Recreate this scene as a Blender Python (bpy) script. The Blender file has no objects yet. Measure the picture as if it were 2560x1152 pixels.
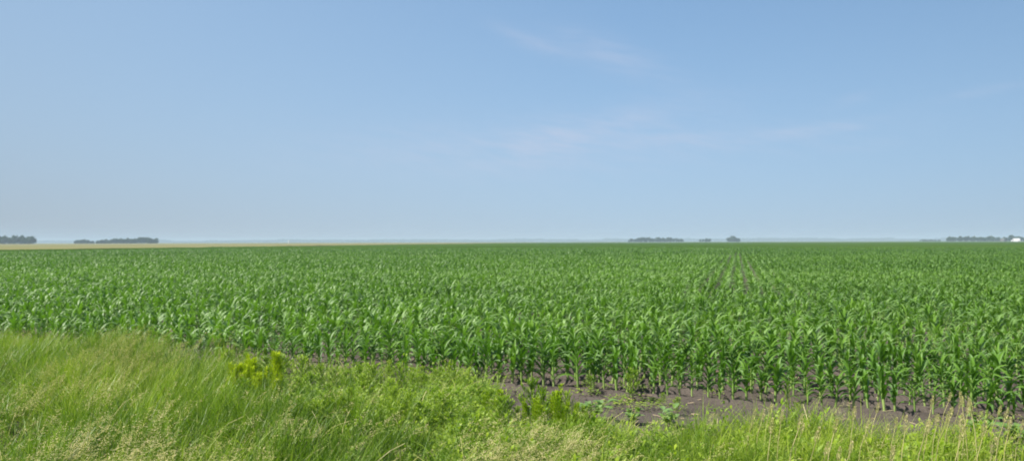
import bpy, math, random
import numpy as np

R = math.radians
rng = np.random.default_rng(11)
random.seed(5)
scene = bpy.context.scene
COL = scene.collection
SLOPE = -0.395                       # the field edge runs across the view at this slant
CORN_Y0 = 11.42                     # first corn row where x = 0
CAM_H = 2.2

# ------------------------------------------------------------------ helpers
def vnoise(x, y, seed=0):
    """smooth value noise, 0..1"""
    x = np.asarray(x, float); y = np.asarray(y, float)
    xi = np.floor(x).astype(np.int64); yi = np.floor(y).astype(np.int64)
    fx = x - xi; fy = y - yi
    fx = fx * fx * (3 - 2 * fx); fy = fy * fy * (3 - 2 * fy)
    def h(a, b):
        n = (a * 374761393 + b * 668265263 + seed * 974634777) & 0xffffffff
        n = ((n ^ (n >> 13)) * 1274126177) & 0xffffffff
        return ((n ^ (n >> 16)) & 0xffff) / 65535.0
    return ((h(xi, yi) * (1 - fx) + h(xi + 1, yi) * fx) * (1 - fy)
            + (h(xi, yi + 1) * (1 - fx) + h(xi + 1, yi + 1) * fx) * fy)

def fbm(x, y, seed=0, octs=3):
    t = 0; a = 0.5; s = 0
    for k in range(octs):
        t = t + a * vnoise(x * 2 ** k, y * 2 ** k, seed + k); s += a; a *= 0.5
    return t / s

class Geo:
    """a bag of quads with a tint value per vertex and a material index per face"""
    def __init__(self):
        self.v = []; self.f = []; self.t = []; self.m = []; self.n = 0
    def add(self, v, f, t=0.5, m=0):
        v = np.asarray(v, np.float32).reshape(-1, 3); f = np.asarray(f, np.int64).reshape(-1, 4)
        t = np.broadcast_to(np.asarray(t, np.float32), (len(v),)); m = np.broadcast_to(np.asarray(m, np.int32), (len(f),))
        self.v.append(v); self.f.append(f + self.n); self.t.append(t); self.m.append(m); self.n += len(v)
    def arrays(self):
        return (np.concatenate(self.v), np.concatenate(self.f), np.concatenate(self.t), np.concatenate(self.m))
    def mesh(self, name, mats, smooth=False):
        v, f, t, m = self.arrays()
        me = bpy.data.meshes.new(name)
        me.vertices.add(len(v)); me.vertices.foreach_set('co', v.ravel())
        me.loops.add(f.size); me.loops.foreach_set('vertex_index', f.ravel().astype(np.int32))
        me.polygons.add(len(f))
        me.polygons.foreach_set('loop_start', (np.arange(len(f)) * 4).astype(np.int32))
        me.polygons.foreach_set('material_index', m.astype(np.int32))
        me.polygons.foreach_set('use_smooth', np.full(len(f), smooth))
        me.update(calc_edges=True)
        a = me.attributes.new('tint', 'FLOAT', 'POINT'); a.data.foreach_set('value', t)
        for q in mats: me.materials.append(q)
        return me

def stamp(g, tpl, pos, rot, sc, lean=None, tint=None, flat=None):
    """copies of template tpl=(v,f,t,m) at pos (N,3), turned by rot, sized by sc"""
    v, f, t, m = tpl
    N = len(pos)
    if N == 0: return
    c, s = np.cos(rot)[:, None], np.sin(rot)[:, None]
    sc = np.broadcast_to(np.asarray(sc, float), (N,))[:, None]
    if flat is None: flat = np.ones(N)
    X = (v[None, :, 0] * c - v[None, :, 1] * s) * sc
    Y = (v[None, :, 0] * s + v[None, :, 1] * c) * sc
    Z = v[None, :, 2] * sc * np.asarray(flat)[:, None]
    if lean is not None:
        q = Z ** 1.4
        X = X + q * lean[:, :1]; Y = Y + q * lean[:, 1:2]
    P = np.stack([X + pos[:, :1], Y + pos[:, 1:2], Z + pos[:, 2:3]], -1).reshape(-1, 3)
    F = (f[None] + (np.arange(N) * len(v))[:, None, None]).reshape(-1, 4)
    tt = np.zeros(N) if tint is None else np.asarray(tint)
    T = np.clip(t[None] + tt[:, None], 0, 1).reshape(-1)
    g.add(P, F, T, np.tile(m, N))

def tag(o, label=None, cat=None, group=None, kind=None):
    if label: o['label'] = label
    if cat: o['category'] = cat
    if group: o['group'] = group
    if kind: o['kind'] = kind
    return o

def link(name, me, parent=None):
    o = bpy.data.objects.new(name, me); COL.objects.link(o)
    if parent is not None: o.parent = parent
    return o

def empty(name, loc, rz=0.0, s=1.0):
    o = bpy.data.objects.new(name, None); COL.objects.link(o)
    o.location = loc; o.rotation_euler = (0, 0, rz); o.scale = (s, s, s); o.empty_display_size = 0.1
    return o

# ------------------------------------------------------------------ materials
def nt(name):
    m = bpy.data.materials.new(name); m.use_nodes = True
    m.node_tree.nodes.clear()
    return m, m.node_tree.nodes, m.node_tree.links

def foliage(name, cols, trans=0.3, rough=0.5, gloss=0.06, noise=2.5, noise_amt=0.25, rnd=0.25, tcol=(1.0, 1.15, 0.45)):
    """leaf surface: colour from the tint attribute, world noise and the object's own random number"""
    m, n, l = nt(name)
    out = n.new('ShaderNodeOutputMaterial')
    at = n.new('ShaderNodeAttribute'); at.attribute_name = 'tint'
    oi = n.new('ShaderNodeObjectInfo')
    ge = n.new('ShaderNodeNewGeometry')
    no = n.new('ShaderNodeTexNoise'); no.inputs['Scale'].default_value = noise; no.inputs['Detail'].default_value = 3
    l.new(ge.outputs['Position'], no.inputs['Vector'])
    def math_(op, a, b):
        q = n.new('ShaderNodeMath'); q.operation = op
        for i, z in enumerate((a, b)):
            if isinstance(z, (int, float)): q.inputs[i].default_value = z
            else: l.new(z, q.inputs[i])
        return q.outputs[0]
    a = math_('MULTIPLY', math_('SUBTRACT', no.outputs['Fac'], 0.5), noise_amt * 2)
    b = math_('MULTIPLY', math_('SUBTRACT', oi.outputs['Random'], 0.5), rnd)
    f = math_('ADD', math_('ADD', at.outputs['Fac'], a), b)
    cr = n.new('ShaderNodeValToRGB'); l.new(f, cr.inputs[0])
    e = cr.color_ramp.elements
    while len(e) < len(cols): e.new(0.5)
    for i, c in enumerate(cols):
        e[i].position = i / (len(cols) - 1); e[i].color = (*c, 1)
    d = n.new('ShaderNodeBsdfDiffuse'); l.new(cr.outputs[0], d.inputs[0])
    last = d.outputs[0]
    if trans > 0:
        tr = n.new('ShaderNodeBsdfTranslucent')
        mu = n.new('ShaderNodeMix'); mu.data_type = 'RGBA'; mu.blend_type = 'MULTIPLY'; mu.inputs[0].default_value = 1
        l.new(cr.outputs[0], mu.inputs[6]); mu.inputs[7].default_value = (*tcol, 1)
        l.new(mu.outputs[2], tr.inputs[0])
        mx = n.new('ShaderNodeMixShader'); mx.inputs[0].default_value = trans
        l.new(last, mx.inputs[1]); l.new(tr.outputs[0], mx.inputs[2]); last = mx.outputs[0]
    if gloss > 0:
        gl = n.new('ShaderNodeBsdfGlossy'); gl.inputs['Roughness'].default_value = rough
        fr = n.new('ShaderNodeFresnel'); fr.inputs[0].default_value = 1.35
        k = math_('MULTIPLY', fr.outputs[0], gloss * 4)
        mx = n.new('ShaderNodeMixShader'); l.new(k, mx.inputs[0])
        l.new(last, mx.inputs[1]); l.new(gl.outputs[0], mx.inputs[2]); last = mx.outputs[0]
    l.new(last, out.inputs[0])
    return m

def plain(name, cols, noise=3.0, rough=0.8, bump=0.0, bscale=20.0, spec=0.3):
    m, n, l = nt(name)
    out = n.new('ShaderNodeOutputMaterial'); p = n.new('ShaderNodeBsdfPrincipled')
    p.inputs['Roughness'].default_value = rough; p.inputs['Specular IOR Level'].default_value = spec
    tc = n.new('ShaderNodeTexCoord'); no = n.new('ShaderNodeTexNoise'); no.inputs['Scale'].default_value = noise
    no.inputs['Detail'].default_value = 5
    l.new(tc.outputs['Object'], no.inputs['Vector'])
    cr = n.new('ShaderNodeValToRGB'); l.new(no.outputs['Fac'], cr.inputs[0])
    cr.color_ramp.elements[0].position = 0.3; cr.color_ramp.elements[1].position = 0.7
    cr.color_ramp.elements[0].color = (*cols[0], 1); cr.color_ramp.elements[1].color = (*cols[1], 1)
    l.new(cr.outputs[0], p.inputs['Base Color'])
    if bump:
        n2 = n.new('ShaderNodeTexNoise'); n2.inputs['Scale'].default_value = bscale; n2.inputs['Detail'].default_value = 6
        l.new(tc.outputs['Object'], n2.inputs['Vector'])
        b = n.new('ShaderNodeBump'); b.inputs['Strength'].default_value = bump; b.inputs['Distance'].default_value = 0.05
        l.new(n2.outputs['Fac'], b.inputs['Height']); l.new(b.outputs[0], p.inputs['Normal'])
    l.new(p.outputs[0], out.inputs[0])
    return m

M = {}
M['corn'] = foliage('corn_leaf', [(0.040, 0.106, 0.012), (0.098, 0.218, 0.024), (0.195, 0.350, 0.052)], trans=0.36, rough=0.62, gloss=0.022, noise=0.8, noise_amt=0.22, rnd=0.35)
M['cornstalk'] = foliage('corn_stalk', [(0.09, 0.20, 0.035), (0.22, 0.34, 0.08), (0.34, 0.42, 0.15)], trans=0.0, rough=0.5, gloss=0.03)
M['corncanopy'] = foliage('corn_canopy', [(0.034, 0.074, 0.010), (0.050, 0.102, 0.014), (0.070, 0.130, 0.018)], trans=0.12, rough=0.5, gloss=0.0, noise=0.05, noise_amt=0.20)  # darker than corn_leaf: the self-shadow between plants is put into the colour
M['grass'] = foliage('grass_blade', [(0.050, 0.118, 0.014), (0.182, 0.300, 0.030), (0.40, 0.49, 0.065)], trans=0.42, rough=0.5, gloss=0.02, noise=0.9, noise_amt=0.22)
M['straw'] = foliage('ripe_seed_head', [(0.28, 0.31, 0.08), (0.47, 0.43, 0.18), (0.64, 0.56, 0.32)], trans=0.3, rough=0.7, gloss=0.0, noise=2.0, noise_amt=0.2)
M['weed'] = foliage('weed_leaf', [(0.100, 0.190, 0.016), (0.240, 0.365, 0.030), (0.40, 0.51, 0.050)], trans=0.45, rough=0.5, gloss=0.02, noise=1.5, noise_amt=0.2, rnd=0.35)
M['lime'] = foliage('lime_weed_leaf', [(0.28, 0.38, 0.022), (0.42, 0.51, 0.030), (0.53, 0.60, 0.050)], trans=0.4, rough=0.6, gloss=0.0, noise=3, noise_amt=0.2, rnd=0.3)
M['limegreen'] = foliage('yellow_green_weed_leaf', [(0.16, 0.27, 0.018), (0.28, 0.40, 0.024), (0.42, 0.52, 0.040)], trans=0.4, rough=0.6, gloss=0.0, noise=3, noise_amt=0.2, rnd=0.3)
M['broad'] = foliage('broad_leaf', [(0.090, 0.190, 0.028), (0.160, 0.290, 0.045), (0.25, 0.40, 0.080)], trans=0.35, rough=0.45, gloss=0.04, noise=4, noise_amt=0.2, rnd=0.2)
M['stem'] = foliage('weed_stem', [(0.08, 0.14, 0.03), (0.16, 0.22, 0.06), (0.25, 0.28, 0.1)], trans=0.0, gloss=0.0)
M['tree'] = foliage('tree_leaf', [(0.018, 0.046, 0.018), (0.036, 0.080, 0.028), (0.065, 0.115, 0.040)], trans=0.15, rough=0.6, gloss=0.0, noise=0.25, noise_amt=0.25, rnd=0.5)
M['bark'] = plain('bark', [(0.08, 0.065, 0.05), (0.16, 0.13, 0.10)], noise=4, bump=0.3)
M['wheat'] = foliage('wheat_canopy', [(0.13, 0.145, 0.055), (0.20, 0.19, 0.085), (0.25, 0.22, 0.11)], trans=0.0, gloss=0.0, noise=0.02, noise_amt=0.22)
M['residue'] = foliage('old_stubble', [(0.16, 0.12, 0.08), (0.30, 0.23, 0.15), (0.46, 0.37, 0.25)], trans=0.0, gloss=0.0)

# ------------------------------------------------------------------ ground: one sheet to the horizon
def edge_y(x): return CORN_Y0 + SLOPE * x
def soil_h(X, Y):
    near = np.clip(1 - (np.hypot(X, Y) - 25) / 60, 0, 1)
    v = (Y - edge_y(X)) / math.hypot(1, SLOPE)
    h = 0.035 * (fbm(X * 1.3, Y * 1.3, 3) - 0.5) + 0.045 * (fbm(X * 6, Y * 6, 9, 3) - 0.5) + 0.02 * (vnoise(X * 19, Y * 19, 4) - .5)
    ridge = 0.026 * np.cos(2 * math.pi * v / 0.56) * (v > -0.4)
    verge = np.clip((-v - 2.6) / 4, 0, 1) * -0.10
    return (h + ridge) * near + verge * near

def make_ground():
    def axis(lo, hi, step, far, grow=1.16):
        a = list(np.arange(lo, hi, step)); s = step; x = a[-1]
        while x < far: s *= grow; x += s; a.append(x)
        b = []; s = step; x = lo
        while x > -far: s *= grow; x -= s; b.append(x)
        return np.array(b[::-1] + a)
    xs = np.clip(axis(-13, 10, 0.07, 5200), -5250, 5250); ys = np.clip(axis(4, 19, 0.07, 5200), -5250, 5250)
    X, Y = np.meshgrid(xs, ys)
    Z = soil_h(X, Y)
    nx, ny = len(xs), len(ys)
    i = np.arange(nx * ny).reshape(ny, nx)
    F = np.stack([i[:-1, :-1], i[:-1, 1:], i[1:, 1:], i[1:, :-1]], -1).reshape(-1, 4)
    xc = (X[:-1, :-1] + X[1:, 1:]).ravel() / 2; yc = (Y[:-1, :-1] + Y[1:, 1:]).ravel() / 2
    v = (yc - edge_y(xc)) / math.hypot(1, SLOPE)
    mi = np.zeros(len(F), int)
    mi[v < -2.7] = 1
    mi[np.hypot(xc, yc) > 900] = 2
    g = Geo(); g.add(np.stack([X, Y, Z], -1), F, 0.5, mi)
    m1, n, l = nt('black_soil')
    out = n.new('ShaderNodeOutputMaterial'); p = n.new('ShaderNodeBsdfPrincipled'); p.inputs['Roughness'].default_value = 0.95
    p.inputs['Specular IOR Level'].default_value = 0.15
    ge = n.new('ShaderNodeNewGeometry')
    a = n.new('ShaderNodeTexNoise'); a.inputs['Scale'].default_value = 1.1; a.inputs['Detail'].default_value = 6; a.inputs['Roughness'].default_value = .65
    b = n.new('ShaderNodeTexNoise'); b.inputs['Scale'].default_value = 28; b.inputs['Detail'].default_value = 5
    l.new(ge.outputs['Position'], a.inputs['Vector']); l.new(ge.outputs['Position'], b.inputs['Vector'])
    ad = n.new('ShaderNodeMath'); ad.operation = 'MULTIPLY_ADD'; l.new(a.outputs['Fac'], ad.inputs[0]); ad.inputs[1].default_value = 0.65
    mu = n.new('ShaderNodeMath'); mu.operation = 'MULTIPLY'; l.new(b.outputs['Fac'], mu.inputs[0]); mu.inputs[1].default_value = 0.35
    l.new(mu.outputs[0], ad.inputs[2])
    cr = n.new('ShaderNodeValToRGB'); l.new(ad.outputs[0], cr.inputs[0])
    cr.color_ramp.elements[0].position = .33; cr.color_ramp.elements[0].color = (0.056, 0.045, 0.038, 1)
    cr.color_ramp.elements[1].position = .68; cr.color_ramp.elements[1].color = (0.142, 0.117, 0.101, 1)
    l.new(cr.outputs[0], p.inputs['Base Color'])
    bp = n.new('ShaderNodeBump'); bp.inputs['Strength'].default_value = .9; bp.inputs['Distance'].default_value = .03
    l.new(b.outputs['Fac'], bp.inputs['Height']); l.new(bp.outputs[0], p.inputs['Normal']); l.new(p.outputs[0], out.inputs[0])
    m2 = plain('verge_earth', [(0.030, 0.040, 0.016), (0.070, 0.080, 0.030)], noise=2.0, bump=.5)
    m3 = plain('distant_fields', [(0.055, 0.105, 0.040), (0.12, 0.15, 0.065)], noise=0.004)
    o = link('ground', g.mesh('ground', [m1, m2, m3], smooth=True)); tag(o, kind='structure')
make_ground()

# ------------------------------------------------------------------ leaves and plants as templates
def leaf_geo(L, W, th0, th1, az, z0=0.0, r0=0.0, segs=6, across=2, fold=0.25, twist=0.0, prof='grass', bend=1.3, x0=0.0, y0=0.0, tint=(0.5, 0.5)):
    """one arching leaf; th = angle from the vertical at its base and tip"""
    d = np.array([math.cos(az), math.sin(az)]); side0 = np.array([-math.sin(az), math.cos(az), 0])
    x, z = r0, z0; V = []; T = []
    for k in range(segs + 1):
        t = k / segs
        th = th0 + (th1 - th0) * t ** bend
        if k: x += math.sin(thp) * L / segs; z += math.cos(thp) * L / segs
        thp = th
        if prof == 'grass': w = W * min(1, 0.55 + 2.2 * t) * max(0.04, 1 - t ** 2.4)
        elif prof == 'ovate': w = W * max(0.03, math.sin(math.pi * min(1, (t * 0.93 + 0.05)) ** 0.75))
        else: w = W
        up = np.array([-math.cos(th) * d[0], -math.cos(th) * d[1], math.sin(th)])
        a = twist * t
        side = side0 * math.cos(a) + up * math.sin(a)
        nrm = up * math.cos(a) - side0 * math.sin(a)
        c = np.array([x0 + x * d[0], y0 + x * d[1], z])
        tv = tint[0] + (tint[1] - tint[0]) * t
        if across == 2:
            V += [c - side * w / 2 + nrm * fold * w, c, c + side * w / 2 + nrm * fold * w]; T += [tv, tv + 0.12, tv]
        else:
            V += [c - side * w / 2, c + side * w / 2]; T += [tv, tv]
    n = across + 1; F = []
    for k in range(segs):
        for j in range(across):
            a = k * n + j; F.append([a, a + 1, a + 1 + n, a + n])
    return np.array(V), np.array(F), np.array(T)

def tube_geo(pts, rad, sides=5):
    V = []; F = []
    pts = np.asarray(pts, float)
    for i, p in enumerate(pts):
        q = pts[min(i + 1, len(pts) - 1)] - pts[max(i - 1, 0)]; q = q / (np.linalg.norm(q) + 1e-9)
        a = np.cross(q, [0.31, 0.95, 0.1]); a /= np.linalg.norm(a); b = np.cross(q, a)
        for s in range(sides):
            th = 2 * math.pi * s / sides
            V.append(p + rad[i] * (a * math.cos(th) + b * math.sin(th)))
    for i in range(len(pts) - 1):
        for s in range(sides):
            t = (s + 1) % sides
            F.append([i * sides + s, i * sides + t, (i + 1) * sides + t, (i + 1) * sides + s])
    return np.array(V), np.array(F)

def corn_leaves(rd, lod=0):
    g = Geo(); az0 = 0.0
    nl = {0: 9, 1: 8, 2: 6, 3: 4}[lod]
    segs = {0: 8, 1: 5, 2: 3, 3: 2}[lod]; ac = 2 if lod == 0 else 1
    for k in range(nl):
        u = k / (nl - 1)
        z = 0.10 + 0.34 * u
        az = az0 + math.pi * k + rd.uniform(-.45, .45)
        L = (0.25 + 0.20 * math.sin(math.pi * min(1, .18 + u * .75))) * rd.uniform(.85, 1.12)
        W = (0.044 + 0.027 * math.sin(math.pi * (.15 + .7 * u))) * rd.uniform(.9, 1.1)
        if lod >= 2: W *= 1.45 if lod == 2 else 1.9
        if lod == 3: L *= 1.1
        th0 = R(38 - 30 * u + rd.uniform(-6, 6)); th1 = R(158 - 78 * u ** 1.6 + rd.uniform(-22, 22))
        v, f, t = leaf_geo(L, W, th0, th1, az, z, 0.008, segs, ac, 0.22, rd.uniform(-.9, .9), 'grass', 1.25, tint=(0.36 + .16 * u, 0.42 + .22 * u + rd.uniform(-.1, .1)))
        g.add(v, f, t, 0)
    return g.arrays()

def corn_stalk(rd, sides=6):
    g = Geo()
    zs = [-0.03, 0.0, .1, .2, .3, .42, .50]; rs = [.017, .020, .020, .020, .018, .013, .005]
    v, f = tube_geo([(rd.uniform(-.004, .004), rd.uniform(-.004, .004), z) for z in zs], rs, sides)
    g.add(v, f, np.repeat(np.linspace(.85, .2, len(zs)), sides), 0)
    return g.arrays()

def geo_from(*parts):
    g = Geo()
    for (v, f, t, m), mi in parts: g.add(v, f, t, mi)
    return g.arrays()

# ------------------------------------------------------------------ where corn stands
def in_corn(X, Y):
    left = -115 + 0.19 * (Y - 166)
    return (X > left) & (Y < 820 - 0.38 * X)
ux, uy = 1 / math.hypot(1, SLOPE), SLOPE / math.hypot(1, SLOPE)       # along the headland rows
nxv, nyv = -uy, ux                                                    # into the field
def headland(depth_rows):
    P = []
    for r in range(depth_rows):
        s = np.arange(-60, 60, 0.185)
        s = s + rng.normal(0, .022, len(s)); keep = rng.random(len(s)) > 0.035; s = s[keep]
        off = 0.56 * r + rng.normal(0, .018, len(s)) + 0.05 * (vnoise(s * .3, s * 0 + r, 5) - .5)
        P.append(np.stack([s * ux + off * nxv, CORN_Y0 + s * uy + off * nyv], -1))
    return np.concatenate(P)
ROW = 0.56
HEAD_ROWS = 30
P_head = headland(HEAD_ROWS)
DIR = np.array([0.305, 1.0]); DIR /= np.linalg.norm(DIR); PER = np.array([DIR[1], -DIR[0]])
def mainrows(y0, y1, step, rowmul=1):
    P = []
    for r in range(-220, 300, rowmul):
        t = np.arange(10, y1 * 1.1, step); t = t + rng.normal(0, step * .12, len(t))
        t = t[rng.random(len(t)) > .03]
        off = r * .56 + rng.normal(0, .04, len(t)) + .14 * (vnoise(t * .12, t * 0 + r, 15) - .5)
        p = t[:, None] * DIR + off[:, None] * PER
        v = (p[:, 1] - edge_y(p[:, 0])) / math.hypot(1, SLOPE)
        k = (v > HEAD_ROWS * .56 + .15) & (p[:, 1] >= y0) & (p[:, 1] < y1)
        P.append(p[k])
    return np.concatenate(P)
def infan(p, ang=0.80, pad=4): return np.abs(p[:, 0]) < p[:, 1] * ang + pad
P_head = P_head[infan(P_head)]
# the 300 plants that show largest: nearest to the camera and inside the frame
px = 1280 + 1850 * P_head[:, 0] / P_head[:, 1]; dist = np.hypot(P_head[:, 0], P_head[:, 1])
vis = (px > 20) & (px < 2545)
# left of here the verge hides the first rows
vis &= ~((P_head[:, 0] < -4.5) & ((P_head[:, 1] - edge_y(P_head[:, 0])) < 0.9))
order = np.argsort(np.where(vis, dist, 1e9))[:300]
near_mask = np.zeros(len(P_head), bool); near_mask[order] = True
P_near = P_head[near_mask]; P_rest = P_head[~near_mask]

def size_at(p): return -.08 -.09 * np.clip((p[:, 0] / np.maximum(p[:, 1], 1) - .15) / .3, 0, 1) + 0.90 + 0.24 * fbm(p[:, 0] * .35, p[:, 1] * .35, 21) + 0.11 * rng.standard_normal(len(p)) - 0.07

variants = []
for k in range(10):
    rd = random.Random(100 + k)
    lv = Geo(); lv.add(*[a for a in corn_leaves(rd, 0)])
    st = Geo(); st.add(*[a for a in corn_stalk(rd)])
    variants.append((lv.mesh('corn_leaves', [M['corn']]), st.mesh('corn_stalk', [M['cornstalk']], True)))
CORN_LABEL = 'young green corn plant with arching leaves in the nearest rows beside the bare soil strip'
protos = []
for i, (p, s) in enumerate(zip(P_near, size_at(P_near))):
    k = rng.integers(0, 10)
    z = float(soil_h(p[0], p[1]))
    if k not in [q[0] for q in protos]:
        root = empty('corn_plant', (p[0], p[1], z)); parts = [link('leaves', variants[k][0], root), link('stalk', variants[k][1], root)]
        tag(root, CORN_LABEL, 'corn plant', 'corn plants in the nearest rows')
        protos.append((k, root, parts))
    else:
        _, r0, pr = next(q for q in protos if q[0] == k)
        root = r0.copy(); COL.objects.link(root)
        for c in pr:
            d = c.copy(); COL.objects.link(d); d.parent = root
    root.location = (p[0], p[1], z); root.scale = (s, s, s)
    root.rotation_euler = (rng.normal(0, .06), rng.normal(0.03, .06), rng.uniform(0, 6.28))

# all the other corn: one crop, thinner detail with distance, closed canopy beyond
g = Geo()
def plant_many(P, tpls, smul=1.0, wob=0.09, tone=0.0):  # tone: darker leaf tint for farther plants, painted in for missing self-shading
    S = size_at(P) * smul; Z = soil_h(P[:, 0], P[:, 1]); k = rng.integers(0, len(tpls), len(P))
    patch = 0.30 * (fbm(P[:, 0] * .08, P[:, 1] * .08, 31) - .5)
    for j, t in enumerate(tpls):
        q = k == j
        stamp(g, t, np.column_stack([P[q], Z[q]]), rng.uniform(0, 6.28, q.sum()), S[q], rng.normal(0, wob, (q.sum(), 2)) + [0.04, 0],
              rng.normal(0, .12, q.sum()) + patch[q] + tone)
T1 = [geo_from((corn_leaves(random.Random(200 + k), 1), 0), (corn_stalk(random.Random(k), 4), 1)) for k in range(10)]
T2 = [geo_from((corn_leaves(random.Random(300 + k), 2), 0)) for k in range(10)]
T3 = [geo_from((corn_leaves(random.Random(400 + k), 3), 0)) for k in range(10)]
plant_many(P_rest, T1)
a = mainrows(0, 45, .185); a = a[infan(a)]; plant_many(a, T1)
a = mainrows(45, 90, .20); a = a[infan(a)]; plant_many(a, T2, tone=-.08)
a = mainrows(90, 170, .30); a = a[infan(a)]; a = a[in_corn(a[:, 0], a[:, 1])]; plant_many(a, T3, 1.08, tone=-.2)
# closed canopy of the far part of the field
def canopy(g, x0, x1, y0, y1, step, height, amp, test, seed, mi, drop=0.5):
    xs = np.arange(x0, x1, step); ys = np.arange(y0, y1, step)
    X, Y = np.meshgrid(xs, ys); X = X + rng.uniform(-.3, .3, X.shape) * step; Y = Y + rng.uniform(-.3, .3, Y.shape) * step
    Z = height + amp * (rng.random(X.shape) - .5) + amp * 1.5 * (fbm(X * .06, Y * .06, seed) - .5)
    Z = np.where(Y < y0 + 14, Z - 0.12, Z)
    T = 0.5 + 0.55 * (fbm(X * .02, Y * .006, seed + 3) - .5) + 0.25 * (rng.random(X.shape) - .5)
    nx, ny = len(xs), len(ys); i = np.arange(nx * ny).reshape(ny, nx)
    F = np.stack([i[:-1, :-1], i[:-1, 1:], i[1:, 1:], i[1:, :-1]], -1).reshape(-1, 4)
    xc = (X[:-1, :-1] + X[1:, 1:]).ravel() / 2; yc = (Y[:-1, :-1] + Y[1:, 1:]).ravel() / 2
    k = test(xc, yc)
    g.add(np.stack([X, Y, Z], -1), F[k], T.ravel(), mi)
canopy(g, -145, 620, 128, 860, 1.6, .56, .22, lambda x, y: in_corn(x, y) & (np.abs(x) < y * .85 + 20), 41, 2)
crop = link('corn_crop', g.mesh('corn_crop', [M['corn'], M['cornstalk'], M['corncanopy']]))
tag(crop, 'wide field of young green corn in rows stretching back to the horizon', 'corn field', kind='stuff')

# pale ripening cereal beyond the corn on the left
g = Geo()
canopy(g, -1500, 330, 140, 1500, 7.0, .60, .12, lambda x, y: (x < -116.5 + 0.19 * (y - 166)) & (np.abs(x) < y * .9 + 60) & (y < 1000 - .38 * x), 61, 0)
o = link('cereal_crop', g.mesh('cereal_crop', [M['wheat']]))
tag(o, 'pale tan ripening cereal field beyond the corn on the left', 'cereal field', kind='stuff')

# ------------------------------------------------------------------ verge grass
def blade_tuft(rd, n, h, spread, wid, curl=60):
    g = Geo()
    for _ in range(n):
        L = h * rd.uniform(.55, 1.1); az = rd.uniform(0, 6.28); r = spread * math.sqrt(rd.random()); pa = rd.uniform(0, 6.28)
        v, f, t = leaf_geo(L, wid * rd.uniform(.7, 1.3), R(rd.uniform(2, 16)), R(rd.uniform(15, curl)), az, -.02, 0, 3, 1, 0, rd.uniform(-1, 1), 'grass', 1.5,
                           r * math.cos(pa), r * math.sin(pa), (rd.uniform(.25, .4), rd.uniform(.45, .7)))
        g.add(v, f, t, 0)
    return g.arrays()
def panicle(rd, h, hl, nsp, size, nod=.12, spread=.05):
    """a thin culm carrying an open nodding seed head"""
    g = Geo()
    pts = []
    for k in range(6):
        t = k / 5; pts.append((nod * t ** 3, 0, h * t))
    pts = np.array(pts)
    v = np.concatenate([pts + [0, .0013, 0], pts - [0, .0013, 0]]); n = 6
    g.add(v, [[k, k + 1, n + k + 1, n + k] for k in range(5)], .1, 0)
    for k in range(nsp):
        t = 1 - hl / h * rd.random() ** 1.1
        c = np.array([nod * t ** 3, 0, h * t]); az = rd.uniform(0, 6.28); r = spread * rd.random() * (0.4 + 1.6 * (1 - t) * h / hl)
        c = c + [r * math.cos(az), r * math.sin(az), rd.uniform(-.01, .01)]
        v, f, tt = leaf_geo(size * rd.uniform(.7, 1.3), size * .28, R(rd.uniform(20, 120)), R(rd.uniform(60, 160)), az, 0, 0, 2, 1, 0, 0, 'ovate')
        g.add(v + c, f, rd.uniform(.3, .8), 0)
    return g.arrays()
def cover_clump(rd, h, spread, n, leaf):
    """small broad leaves on short stems: clover and low weeds"""
    g = Geo()
    for _ in range(n):
        az = rd.uniform(0, 6.28); r = spread * math.sqrt(rd.random()); z = h * rd.uniform(.35, 1.0) * (1 - .4 * (r / spread) ** 2)
        v, f, t = leaf_geo(leaf * rd.uniform(.7, 1.3), leaf * .55, R(rd.uniform(30, 80)), R(rd.uniform(80, 125)), rd.uniform(0, 6.28), 0, 0, 2, 1, 0, 0, 'ovate', tint=(rd.uniform(.3, .6), rd.uniform(.5, .8)))
        g.add(v + [r * math.cos(az), r * math.sin(az), z], f, t, 0)
    return g.arrays()

def vdist(X, Y): return (Y - edge_y(X)) / math.hypot(1, SLOPE)
def left_w(X, Y):
    """1 in the tall pale grass on the left, 0 on the right"""
    q = 1280 + 1850 * X / Y
    return np.clip((760 - q + 260 * (fbm(X * .8, Y * .8, 71) - .5)) / 420, 0, 1)
def verge_h(X, Y):
    q = 1280 + 1850 * X / Y
    h = 0.36 + 0.04 * np.clip((q - 1700) / 400, 0, 1) + 0.11 * np.clip((800 - q) / 500, 0, 1) - 0.08 * np.clip((300 - q) / 300, 0, 1) + 0.06 * np.clip((1500 - q) / 500, 0, 1)
    return h * (0.58 + 0.52 * fbm(X * 1.0, Y * 1.0, 77) + .36 * vnoise(X * 2.7, Y * 2.7, 79))
def verge_end(X, Y):
    """how close to the corn the grass reaches"""
    q = 1280 + 1850 * X / Y
    return -2.48 - .7 * np.clip((1500 - q) / 200, 0, 1) + .34 * np.clip((q - 1750) / 250, 0, 1) - .5 * np.exp(-((q - 1600) / 110) ** 2) + 2.5 * np.clip((680 - q) / 330, 0, 1) + 0.8 * (fbm(X * 1.6, Y * 1.6, 78) - .5)
def scatter(n, y0=4.2, y1=16.5):
    Y = np.sqrt(rng.uniform(y0 ** 2, y1 ** 2, n)); X = rng.uniform(-1, 1, n) * (Y * .74 + 1.2)
    k = vdist(X, Y) < verge_end(X, Y)
    k |= (vdist(X, Y) < -.5) & (X < Y * -.02) & (rng.random(n) < .16)          # stray grass through the weeds
    return np.column_stack([X[k], Y[k]])
gg = Geo()
TU = [blade_tuft(random.Random(500 + k), 16, 1.0, .11, .0085 if k % 3 else .0055, 55) for k in range(12)]
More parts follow.
